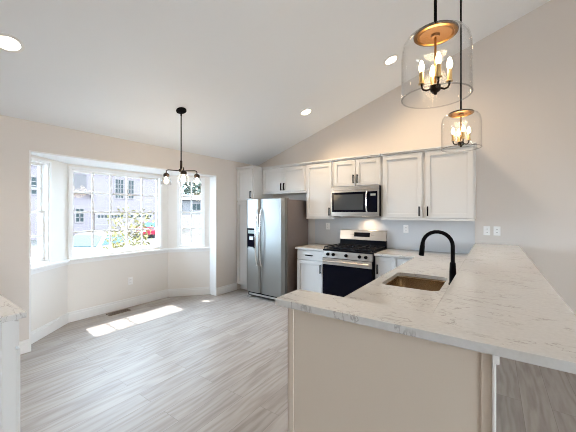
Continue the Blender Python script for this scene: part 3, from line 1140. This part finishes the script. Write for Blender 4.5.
fv = thing('floor_vent', 'bronze metal floor vent beside the bay baseboard', 'vent', (-4.50, 2.05, 0), 0)
mb = MB()
mb.box(-0.06, 0.06, -0.15, -0.14, 0, 0.006).box(-0.06, 0.06, 0.14, 0.15, 0, 0.006).box(-0.06, -0.05, -0.14, 0.14, 0, 0.006).box(0.05, 0.06, -0.14, 0.14, 0, 0.006)
mb.build('frame', 'vent', fv)
mb = MB()
for k in range(15):
    yy = -0.133 + k * 0.019
    mb.box(-0.05, 0.05, yy - 0.005, yy + 0.005, 0.001, 0.005)
mb.build('louver', 'vent', fv)
MB().box(-0.05, 0.05, -0.14, 0.14, 0.0002, 0.001).build('backing', 'slot', fv)


# ---------------------------------------------------------------- lights
SL = math.atan(1 / 3)


def downlight(label, x, y, power, watt_col=(1.0, 0.74, 0.46)):
    r = thing('recessed_light', label, 'ceiling light', (x, y, cz(x)), 0, 'recessed ceiling lights')
    r.rotation_euler = (0, -SL, 0)
    MB().lathe([(0.073, 0.0), (0.095, -0.002), (0.095, -0.007), (0.073, -0.008), (0.070, -0.002), (0.073, 0.0)], seg=36).build('trim_ring', 'white', r, smooth=True)
    MB().lathe([(0.0, -0.003), (0.072, -0.003), (0.072, -0.0005), (0.0, -0.0005)], seg=36).build('lens', 'can', r)
    n = Vector((sin(SL), 0, -cos(SL)))
    lamp('downlight', 'SPOT', Vector((x, y, cz(x))) + n * 0.02, n, power, watt_col, spot_size=radians(150), spot_blend=0.9, shadow_soft_size=0.07)
    return r


downlight('round lit downlight in the ceiling above the range side of the kitchen', -2.323, 3.762, 24)
downlight('round lit downlight in the ceiling beside the near glass pendant', -1.065, 3.789, 24)
downlight('round lit downlight at the left edge of the ceiling', -3.03, 0.575, 16)


def bulb_mesh(r=0.0125, h=0.055):
    return MB().lathe([(0.004, 0), (0.008, 0.004), (r, 0.018), (r * 0.92, 0.028), (r * 0.5, 0.045), (0.0015, h), (0, h)], seg=14)


def pendant(label, x, y, zb):
    """zb: bottom of the glass"""
    r = thing('pendant_light', label, 'pendant light', (x, y, zb), 0, 'glass pendants over the bar')
    top = cz(x) - zb
    capz = 0.262
    MB().lathe([(0, 0.0), (0.062, 0.0), (0.065, -0.008), (0.060, -0.022), (0.02, -0.026), (0.0, -0.026)], (0, 0, top + 0.012), 28).build('canopy', 'black', r, smooth=True)
    MB().tube([(0, 0, capz + 0.01), (0, 0, top)], 0.0062, 12).build('rod', 'black', r, smooth=True)
    mb = MB().lathe([(0, capz + 0.02), (0.014, capz + 0.02), (0.016, capz + 0.012), (0.07, capz + 0.008), (0.084, capz + 0.002), (0.084, capz - 0.004)], seg=40)
    cp_ = mb.build('cap', 'bronze', r, smooth=True)
    MB().lathe([(0.083, capz - 0.004), (0.080, capz - 0.008), (0.070, capz - 0.010), (0.067, capz - 0.005), (0.0, capz - 0.003)], seg=40).build('cap_ring', 'brass', cp_, smooth=True)
    MB().lathe([(0.066, capz - 0.0052), (0.060, capz - 0.0075), (0.056, capz - 0.0052), (0.018, capz - 0.0045), (0.015, capz - 0.014), (0.0, capz - 0.015)], seg=40).build('cap_liner', 'liner', cp_, smooth=True)
    R_ = 0.132
    prof = [(0.0835, capz - 0.003), (0.095, capz - 0.006), (0.112, capz - 0.017), (0.124, capz - 0.036), (0.130, capz - 0.062), (R_, capz - 0.09), (R_, 0.004), (R_ - 0.001, 0.0),
            (R_ - 0.003, 0.0), (R_ - 0.0035, 0.004), (R_ - 0.0035, capz - 0.09), (0.1265, capz - 0.062), (0.1205, capz - 0.038), (0.110, capz - 0.020), (0.094, capz - 0.0095), (0.0835, capz - 0.0065)]
    gs = MB().lathe(prof, seg=64).build('glass_shade', 'glass', r, smooth='all')
    MB().lathe([(R_ - 0.0017 + 0.003 * cos(2 * pi * q / 8), -0.001 + 0.003 * sin(2 * pi * q / 8)) for q in range(9)], seg=64).build('rim', 'rim', gs, smooth='all')
    MB().tube([(0, 0, 0.035), (0, 0, capz)], 0.0045, 10).build('stem', 'brass', r, smooth=True)
    MB().lathe([(0, 0.008), (0.006, 0.01), (0.008, 0.018), (0.016, 0.022), (0.020, 0.028), (0.020, 0.046), (0.012, 0.052), (0, 0.054)], seg=20).build('hub', 'bronze', r, smooth=True)
    for k in range(4):
        a = radians(20 + 90 * k)
        ux, uy = cos(a), sin(a)
        arm = [(0.015 * ux, 0.015 * uy, 0.036), (0.034 * ux, 0.034 * uy, 0.030), (0.046 * ux, 0.046 * uy, 0.034), (0.052 * ux, 0.052 * uy, 0.046), (0.053 * ux, 0.053 * uy, 0.06)]
        ao = MB().tube(arm, 0.0042, 10).build('arm', 'bronze', r, smooth=True)
        MB().lathe([(0, 0), (0.013, 0.0), (0.013, 0.003), (0.0095, 0.005), (0.0095, 0.05), (0, 0.05)], (0.053 * ux, 0.053 * uy, 0.058), 16).build('candle_sleeve', 'candle', ao, smooth=True)
        bo = bulb_mesh(0.011, 0.05)
        bo.move(Matrix.Translation((0.053 * ux, 0.053 * uy, 0.108)))
        bo.build('bulb', 'bulb', ao, smooth='all')
    lamp('pendant_glow', 'POINT', (x, y, zb + 0.16), (0, 0, -1), 1.2, (1.0, 0.74, 0.45), shadow_soft_size=0.05)
    return r


pendant('nearer clear glass pendant with lit candle bulbs, large at the top', -0.195, 1.336, 1.944)
pendant('farther clear glass pendant with lit candle bulbs, in front of the wall cabinet', -0.195, 2.51, 1.944)

chx, chy = -3.13, 2.153
ch = thing('chandelier', 'small three-arm dark bronze chandelier hanging before the bay', 'chandelier', (chx, chy, 1.90))
top = cz(chx) - 1.90
mb = MB().lathe([(0, 0.0), (0.058, 0.0), (0.062, -0.008), (0.060, -0.020), (0.0, -0.024)], seg=32)
mb.move(Matrix.Translation((0, 0, top)) @ Matrix.Rotation(-SL, 4, 'Y'))
mb.build('canopy', 'black', ch, smooth=True)
MB().tube([(0, 0, top - 0.02), (0, 0, top - 0.075)], [0.011, 0.009], 12).build('swivel', 'black', ch, smooth=True)
MB().tube([(0, 0, 0.10), (0, 0, top - 0.06)], 0.007, 12).build('rod', 'black', ch, smooth=True)
MB().lathe([(0, 0.06), (0.012, 0.062), (0.03, 0.075), (0.03, 0.095), (0.014, 0.105), (0.014, 0.20), (0.010, 0.206), (0, 0.206)], seg=20).build('hub', 'bronze', ch, smooth=True)
for k, a_ in enumerate((170, 298, 40)):
    a = radians(a_ + 35.25)
    ux, uy = cos(a), sin(a)
    R_ = 0.20
    arm = [(0.02 * ux, 0.02 * uy, 0.085)] + [((0.05 + 0.12 * q / 4) * ux, (0.05 + 0.12 * q / 4) * uy, 0.085 + 0.012 * q / 4) for q in range(5)] + [((R_ - 0.012) * ux, (R_ - 0.012) * uy, 0.094), (R_ * ux, R_ * uy, 0.082), (R_ * ux, R_ * uy, 0.05)]
    ao = MB().tube(arm, 0.0065, 10).build('arm', 'bronze', ch, smooth=True)
    c_ = (R_ * ux, R_ * uy, 0)
    MB().lathe([(0, 0.062), (0.016, 0.06), (0.034, 0.045), (0.036, 0.015), (0.034, 0.012), (0, 0.012)], c_, 22).build('socket_cup', 'bronze', ao, smooth=True)
    MB().lathe([(0.033, 0.016), (0.040, 0.008), (0.050, -0.01), (0.055, -0.03), (0.057, -0.09), (0.0555, -0.09), (0.0535, -0.03), (0.0485, -0.01), (0.038, 0.006)], c_, 32).build('glass_shade', 'glass', ao, smooth='all')
    b_ = MB().lathe([(0.008, 0.012), (0.010, 0.0), (0.022, -0.025), (0.026, -0.045), (0.020, -0.064), (0.008, -0.072), (0, -0.074)], c_, 18)
    b_.build('bulb', 'bulb', ao, smooth='all')
lamp('chandelier_glow', 'POINT', (chx, chy, 1.86), (0, 0, -1), 2.5, (1.0, 0.76, 0.48), shadow_soft_size=0.12)


# ---------------------------------------------------------------- outdoors
GZ = -0.85
g = MB().box(-90, -4.8, -50, 60, GZ - 0.3, GZ)
g.box(-5.0, 12, -50, YF - 0.2, GZ - 0.3, GZ)
g.box(-5.0, 12, WK + 0.25, 60, GZ - 0.3, GZ)
g.box(XR + 0.2, 40, -50, 60, GZ - 0.3, GZ - 0.01)
struct(g.build('ground', 'ground'), 'pale concrete ground outside', 'ground')
fd = MB().box(-4.9, XR + 0.2, YF - 0.2, WK + 0.2, GZ - 0.1, -0.155)
struct(fd.build('foundation', 'ground'), 'foundation of the house', 'foundation')
g = MB().extrude_profile([(18, GZ), (26, 1.2), (75, 1.3), (75, GZ)], -31.8, 10, 'x')
g.extrude_profile([(20.7, GZ), (20.7, -0.16), (26, 1.2), (75, 1.3), (75, GZ)], -80, -31.8, 'x')
struct(g.build('dirt_lot', 'dirt'), 'tan dirt bank rising beyond the parking', 'ground')


def house_window(parent, x, y, z, w, h, cols=2, rows=2):
    f = MB()
    f.box(x, x + 0.06, y - w / 2 - 0.12, y + w / 2 + 0.12, z - 0.12, z)
    f.box(x, x + 0.06, y - w / 2 - 0.12, y + w / 2 + 0.12, z + h, z + h + 0.12)
    f.box(x, x + 0.06, y - w / 2 - 0.12, y - w / 2, z, z + h)
    f.box(x, x + 0.06, y + w / 2, y + w / 2 + 0.12, z, z + h)
    for k in range(1, cols):
        yy = y - w / 2 + w * k / cols
        f.box(x, x + 0.05, yy - 0.04, yy + 0.04, z, z + h)
    for k in range(1, rows):
        zz = z + h * k / rows
        f.box(x, x + 0.05, y - w / 2, y + w / 2, zz - 0.04, zz + 0.04)
    o = f.build('window', 'outwhite', parent)
    MB().box(x + 0.005, x + 0.025, y - w / 2, y + w / 2, z, z + h).build('pane', 'outglass', o)


HX = -32.0
th_ = thing('townhouse', 'lavender grey townhouse with white garage door and upper window pair across the street', 'house', (HX, 10, GZ))
MB().box(-10, 0, -10, 10, 0, 9.5).build('wall', 'siding', th_)
MB().extrude_profile([(-10.6, 9.3), (0.9, 9.3), (-4.85, 12.5)], -10.5, 10.5, 'y').build('roof', 'roof', th_)
zoff = -GZ
house_window(th_, 0.0, 4.62, 3.05 + zoff, 0.78, 1.9, 3, 4)
house_window(th_, 0.0, 5.68, 3.05 + zoff, 0.78, 1.9, 3, 4)
house_window(th_, 0.0, -2.1, 3.1 + zoff, 0.75, 1.4, 2, 4)
house_window(th_, 0.0, 1.05, 0.65 + zoff, 0.6, 1.2, 2, 3)
MB().box(0.0, 0.06, 0.45, 1.6, 3.5 + zoff, 5.15 + zoff).build('porch_panel', 'brick', th_)
MB().box(0.0, 0.5, 0.2, 1.75, 3.32 + zoff, 3.5 + zoff).build('porch_ledge', 'outwhite', th_)
MB().box(0.0, 0.45, -10, 10.0, 5.75 + zoff, 6.15 + zoff).build('trim_band', 'outwhite', th_)
for (ya, yb) in ((2.3, 5.2), (5.5, 8.3)):
    gd = MB()
    gd.box(0.0, 0.12, ya, yb, 0.0, 2.35)
    gd.build('garage_door', 'outwhite', th_)
    o = [c for c in th_.children if c.name.startswith('garage_door')][-1]
    mb = MB()
    for k in range(8):
        yy = ya + 0.2 + (yb - ya - 0.4) * k / 8
        mb.box(0.12, 0.14, yy + 0.06, yy + 0.24, 1.85, 2.1)
    mb.build('pane', 'outglass', o)
    mb = MB()
    for k in range(1, 4):
        mb.box(0.12, 0.13, ya, yb, 0.58 * k - 0.015, 0.58 * k + 0.015)
    mb.build('panel_line', mat('garage_groove', (0.10, 0.085, 0.085), 0.6, var=0.02), o)
mb = MB()
mb.box(0.0, 0.25, 1.9, 2.15, 2.9 + zoff, 3.25 + zoff)
mb.build('porch_lamp', 'outwhite', th_)

hb = thing('house', 'pale blue white house far off behind the right bay window', 'house', (-41.5, 33, 1.2), 0)
MB().box(-5, 0, -7, 9, 0.0, 2.5).build('wall', 'siding2', hb)
MB().extrude_profile([(-5.6, 2.45), (0.6, 2.45), (-2.5, 3.5)], -7.5, 9.5, 'y').build('roof', 'siding2', hb)
for yy in (-5, -1.5, 2, 5.5):
    house_window(hb, 0.0, yy, 0.8, 1.6, 1.0, 2, 1)


def car(name, label, loc, rz, paint):
    r = thing(name, label, 'car', loc, rz)
    # local: length along x (front +x), z up
    body = MB()
    W = 0.9
    prof = [(-2.2, 0.30), (-2.25, 0.62), (-2.15, 0.92), (-1.6, 0.98), (0.9, 0.96), (1.85, 0.84), (2.2, 0.66), (2.22, 0.32)]
    n = len(prof)
    secs = []
    for yy, s, dz in ((-W, 0.97, 0.0), (-W * 0.93, 1.0, 0.02), (W * 0.93, 1.0, 0.02), (W, 0.97, 0.0)):
        secs.append([body.bm.verts.new((x * s, yy, z + (dz if z > 0.5 else 0))) for x, z in prof])
    for a, b in zip(secs, secs[1:]):
        for k in range(n):
            body.bm.faces.new((a[k], a[(k + 1) % n], b[(k + 1) % n], b[k]))
    body.bm.faces.new(secs[0][::-1])
    body.bm.faces.new(secs[-1])
    bo = body.build('body', paint, r, bevel=0.05, smooth=True)
    # cabin
    cab_ = MB()
    wb, wt = 0.82, 0.62
    cab_.hull8([(-1.85, -wb, 0.95), (1.05, -wb, 0.95), (1.05, wb, 0.95), (-1.85, wb, 0.95), (-1.2, -wt, 1.43), (0.25, -wt, 1.43), (0.25, wt, 1.43), (-1.2, wt, 1.43)])
    cab_.build('cabin', paint, r, bevel=0.06)

    def lerp(p, q, t_):
        return tuple(p[i] + (q[i] - p[i]) * t_ for i in range(3))

    def quad(p0, p1, p2, p3, nrm, name_, m=0.08):
        c = [sum(p[i] for p in (p0, p1, p2, p3)) / 4 for i in range(3)]
        q = [lerp(p, c, m) for p in (p0, p1, p2, p3)]
        q = [Vector(p) + Vector(nrm) * 0.012 for p in q]
        v = MB()
        v.hull8([tuple(p - Vector(nrm) * 0.03) for p in q] + [tuple(p) for p in q])
        v.build(name_, 'car_glass', r)
    quad((1.05, -wb, 0.97), (1.05, wb, 0.97), (0.25, wt, 1.43), (0.25, -wt, 1.43), (0.5, 0, 0.86), 'windshield', 0.1)
    quad((-1.85, wb, 0.97), (-1.85, -wb, 0.97), (-1.2, -wt, 1.43), (-1.2, wt, 1.43), (-0.6, 0, 0.8), 'rear_window', 0.12)
    for s in (-1, 1):
        quad((-1.6, s * wb, 0.99), (0.9, s * wb, 0.99), (0.2, s * wt, 1.41), (-1.1, s * wt, 1.41), (0, s * 0.92, 0.39), 'side_window', 0.12)
        for xx in (-1.35, 1.4):
            wl = MB().lathe([(0, -0.1), (0.2, -0.1), (0.31, -0.09), (0.325, -0.06), (0.325, 0.06), (0.31, 0.09), (0.2, 0.1), (0, 0.1)], seg=24)
            wl.move(Matrix.Translation((xx, s * 0.86, 0.325)) @ Matrix.Rotation(pi / 2, 4, 'X'))
            wo = wl.build('wheel', 'tyre', r, smooth=True)
            hb_ = MB().lathe([(0, 0.0), (0.19, 0.0), (0.19, 0.015), (0.05, 0.02), (0, 0.02)], seg=20)
            hb_.move(Matrix.Translation((xx, s * 0.955, 0.325)) @ Matrix.Rotation(-s * pi / 2, 4, 'X'))
            hb_.build('hubcap', 'chrome', wo)
        MB().box(2.12, 2.235, s * 0.66 - 0.16, s * 0.66 + 0.16, 0.60, 0.74).build('headlight', 'plastic', r, bevel=0.02)
        MB().box(-2.27, -2.18, s * 0.66 - 0.14, s * 0.66 + 0.14, 0.66, 0.84).build('tail_light', 'red_car', r, bevel=0.02)
    return r


car('car', 'white car with teal windshield parked just outside the wide window', (-13.9, 5.35, GZ), radians(-55), 'white_car')
car('car', 'red car parked before the garage door on the right', (-27.6, 15.3, GZ), radians(-22), 'red_car')


def tree(name, label, loc, h, crown_r, crown_z, leaf, nl, ls, seed, sparse=False, group=None, cat='tree'):
    rnd = random.Random(seed)
    r = thing(name, label, cat, loc, 0, group)
    tr = MB()
    tr.tube([(0, 0, -0.02), (0.02 * h, 0.01 * h, h * 0.4), (0.0, 0.02 * h, h * 0.85)], [0.03 * h ** 0.8, 0.02 * h ** 0.8, 0.006 * h ** 0.8], 8)
    br = []
    for k in range(10):
        a = rnd.uniform(0, 2 * pi)
        z0 = h * rnd.uniform(0.3, 0.75)
        rr = crown_r * rnd.uniform(0.5, 0.95)
        p = (rr * cos(a), rr * sin(a), min(h * 0.97, z0 + rr * 0.9))
        br.append(p)
        tr.tube([(0.01 * h, 0.01 * h, z0), (p[0] * 0.5, p[1] * 0.5, z0 + (p[2] - z0) * 0.6), p], [0.011 * h ** 0.8, 0.007 * h ** 0.8, 0.002 * h ** 0.8], 6)
    tr.build('trunk', 'bark', r, smooth=True)
    lf = MB()
    for k in range(nl):
        while True:
            p = Vector((rnd.uniform(-1, 1), rnd.uniform(-1, 1), rnd.uniform(-1, 1)))
            if p.length <= 1 and (p.length > 0.35 or sparse):
                break
        if sparse and rnd.random() < 0.5:
            b_ = Vector(rnd.choice(br))
            p = b_ * rnd.uniform(0.6, 1.05) + Vector((rnd.gauss(0, 0.1), rnd.gauss(0, 0.1), rnd.gauss(0, 0.12)))
        else:
            p = Vector((p.x * crown_r, p.y * crown_r, crown_z + p.z * (h - crown_z)))
            p += Vector((rnd.gauss(0, crown_r * 0.08), rnd.gauss(0, crown_r * 0.08), rnd.gauss(0, crown_r * 0.08)))
        if p.z < 0.1:
            continue
        u = Vector((rnd.gauss(0, 1), rnd.gauss(0, 1), rnd.gauss(0, 1))).normalized()
        v = u.orthogonal().normalized()
        s = ls * rnd.uniform(0.6, 1.3)
        q = [p - u * s, p + v * s * 0.45, p + u * s, p - v * s * 0.45]
        lf.bm.faces.new([lf.bm.verts.new(x) for x in q])
    tag(lf.build('foliage', leaf, r), kind=None)
    return r


tree('young_tree', 'young leafy tree with yellow green leaves before the wide window', (-9.3, 4.45, GZ), 2.55, 0.72, 1.35, 'leaf_y', 700, 0.06, 3, sparse=True)
tt = [('tall dark green tree left of the far pale house', -53, 27, 10, 'leaf_g'), ('tall brownish tree behind the far pale house, left of two', -55, 33.4, 11, 'leaf_b'),
      ('tall dark green tree behind the far pale house', -53, 39.8, 10, 'leaf_g'), ('tall brownish tree right of the far pale house', -54, 46.2, 11, 'leaf_b')]
for i, (lb, x, y, h, lf_) in enumerate(tt):
    tree('forest_tree', lb, (x, y, 1.2), h, 2.6, 4.9, lf_, 1500, 0.42, 20 + i, group='trees behind the far house')
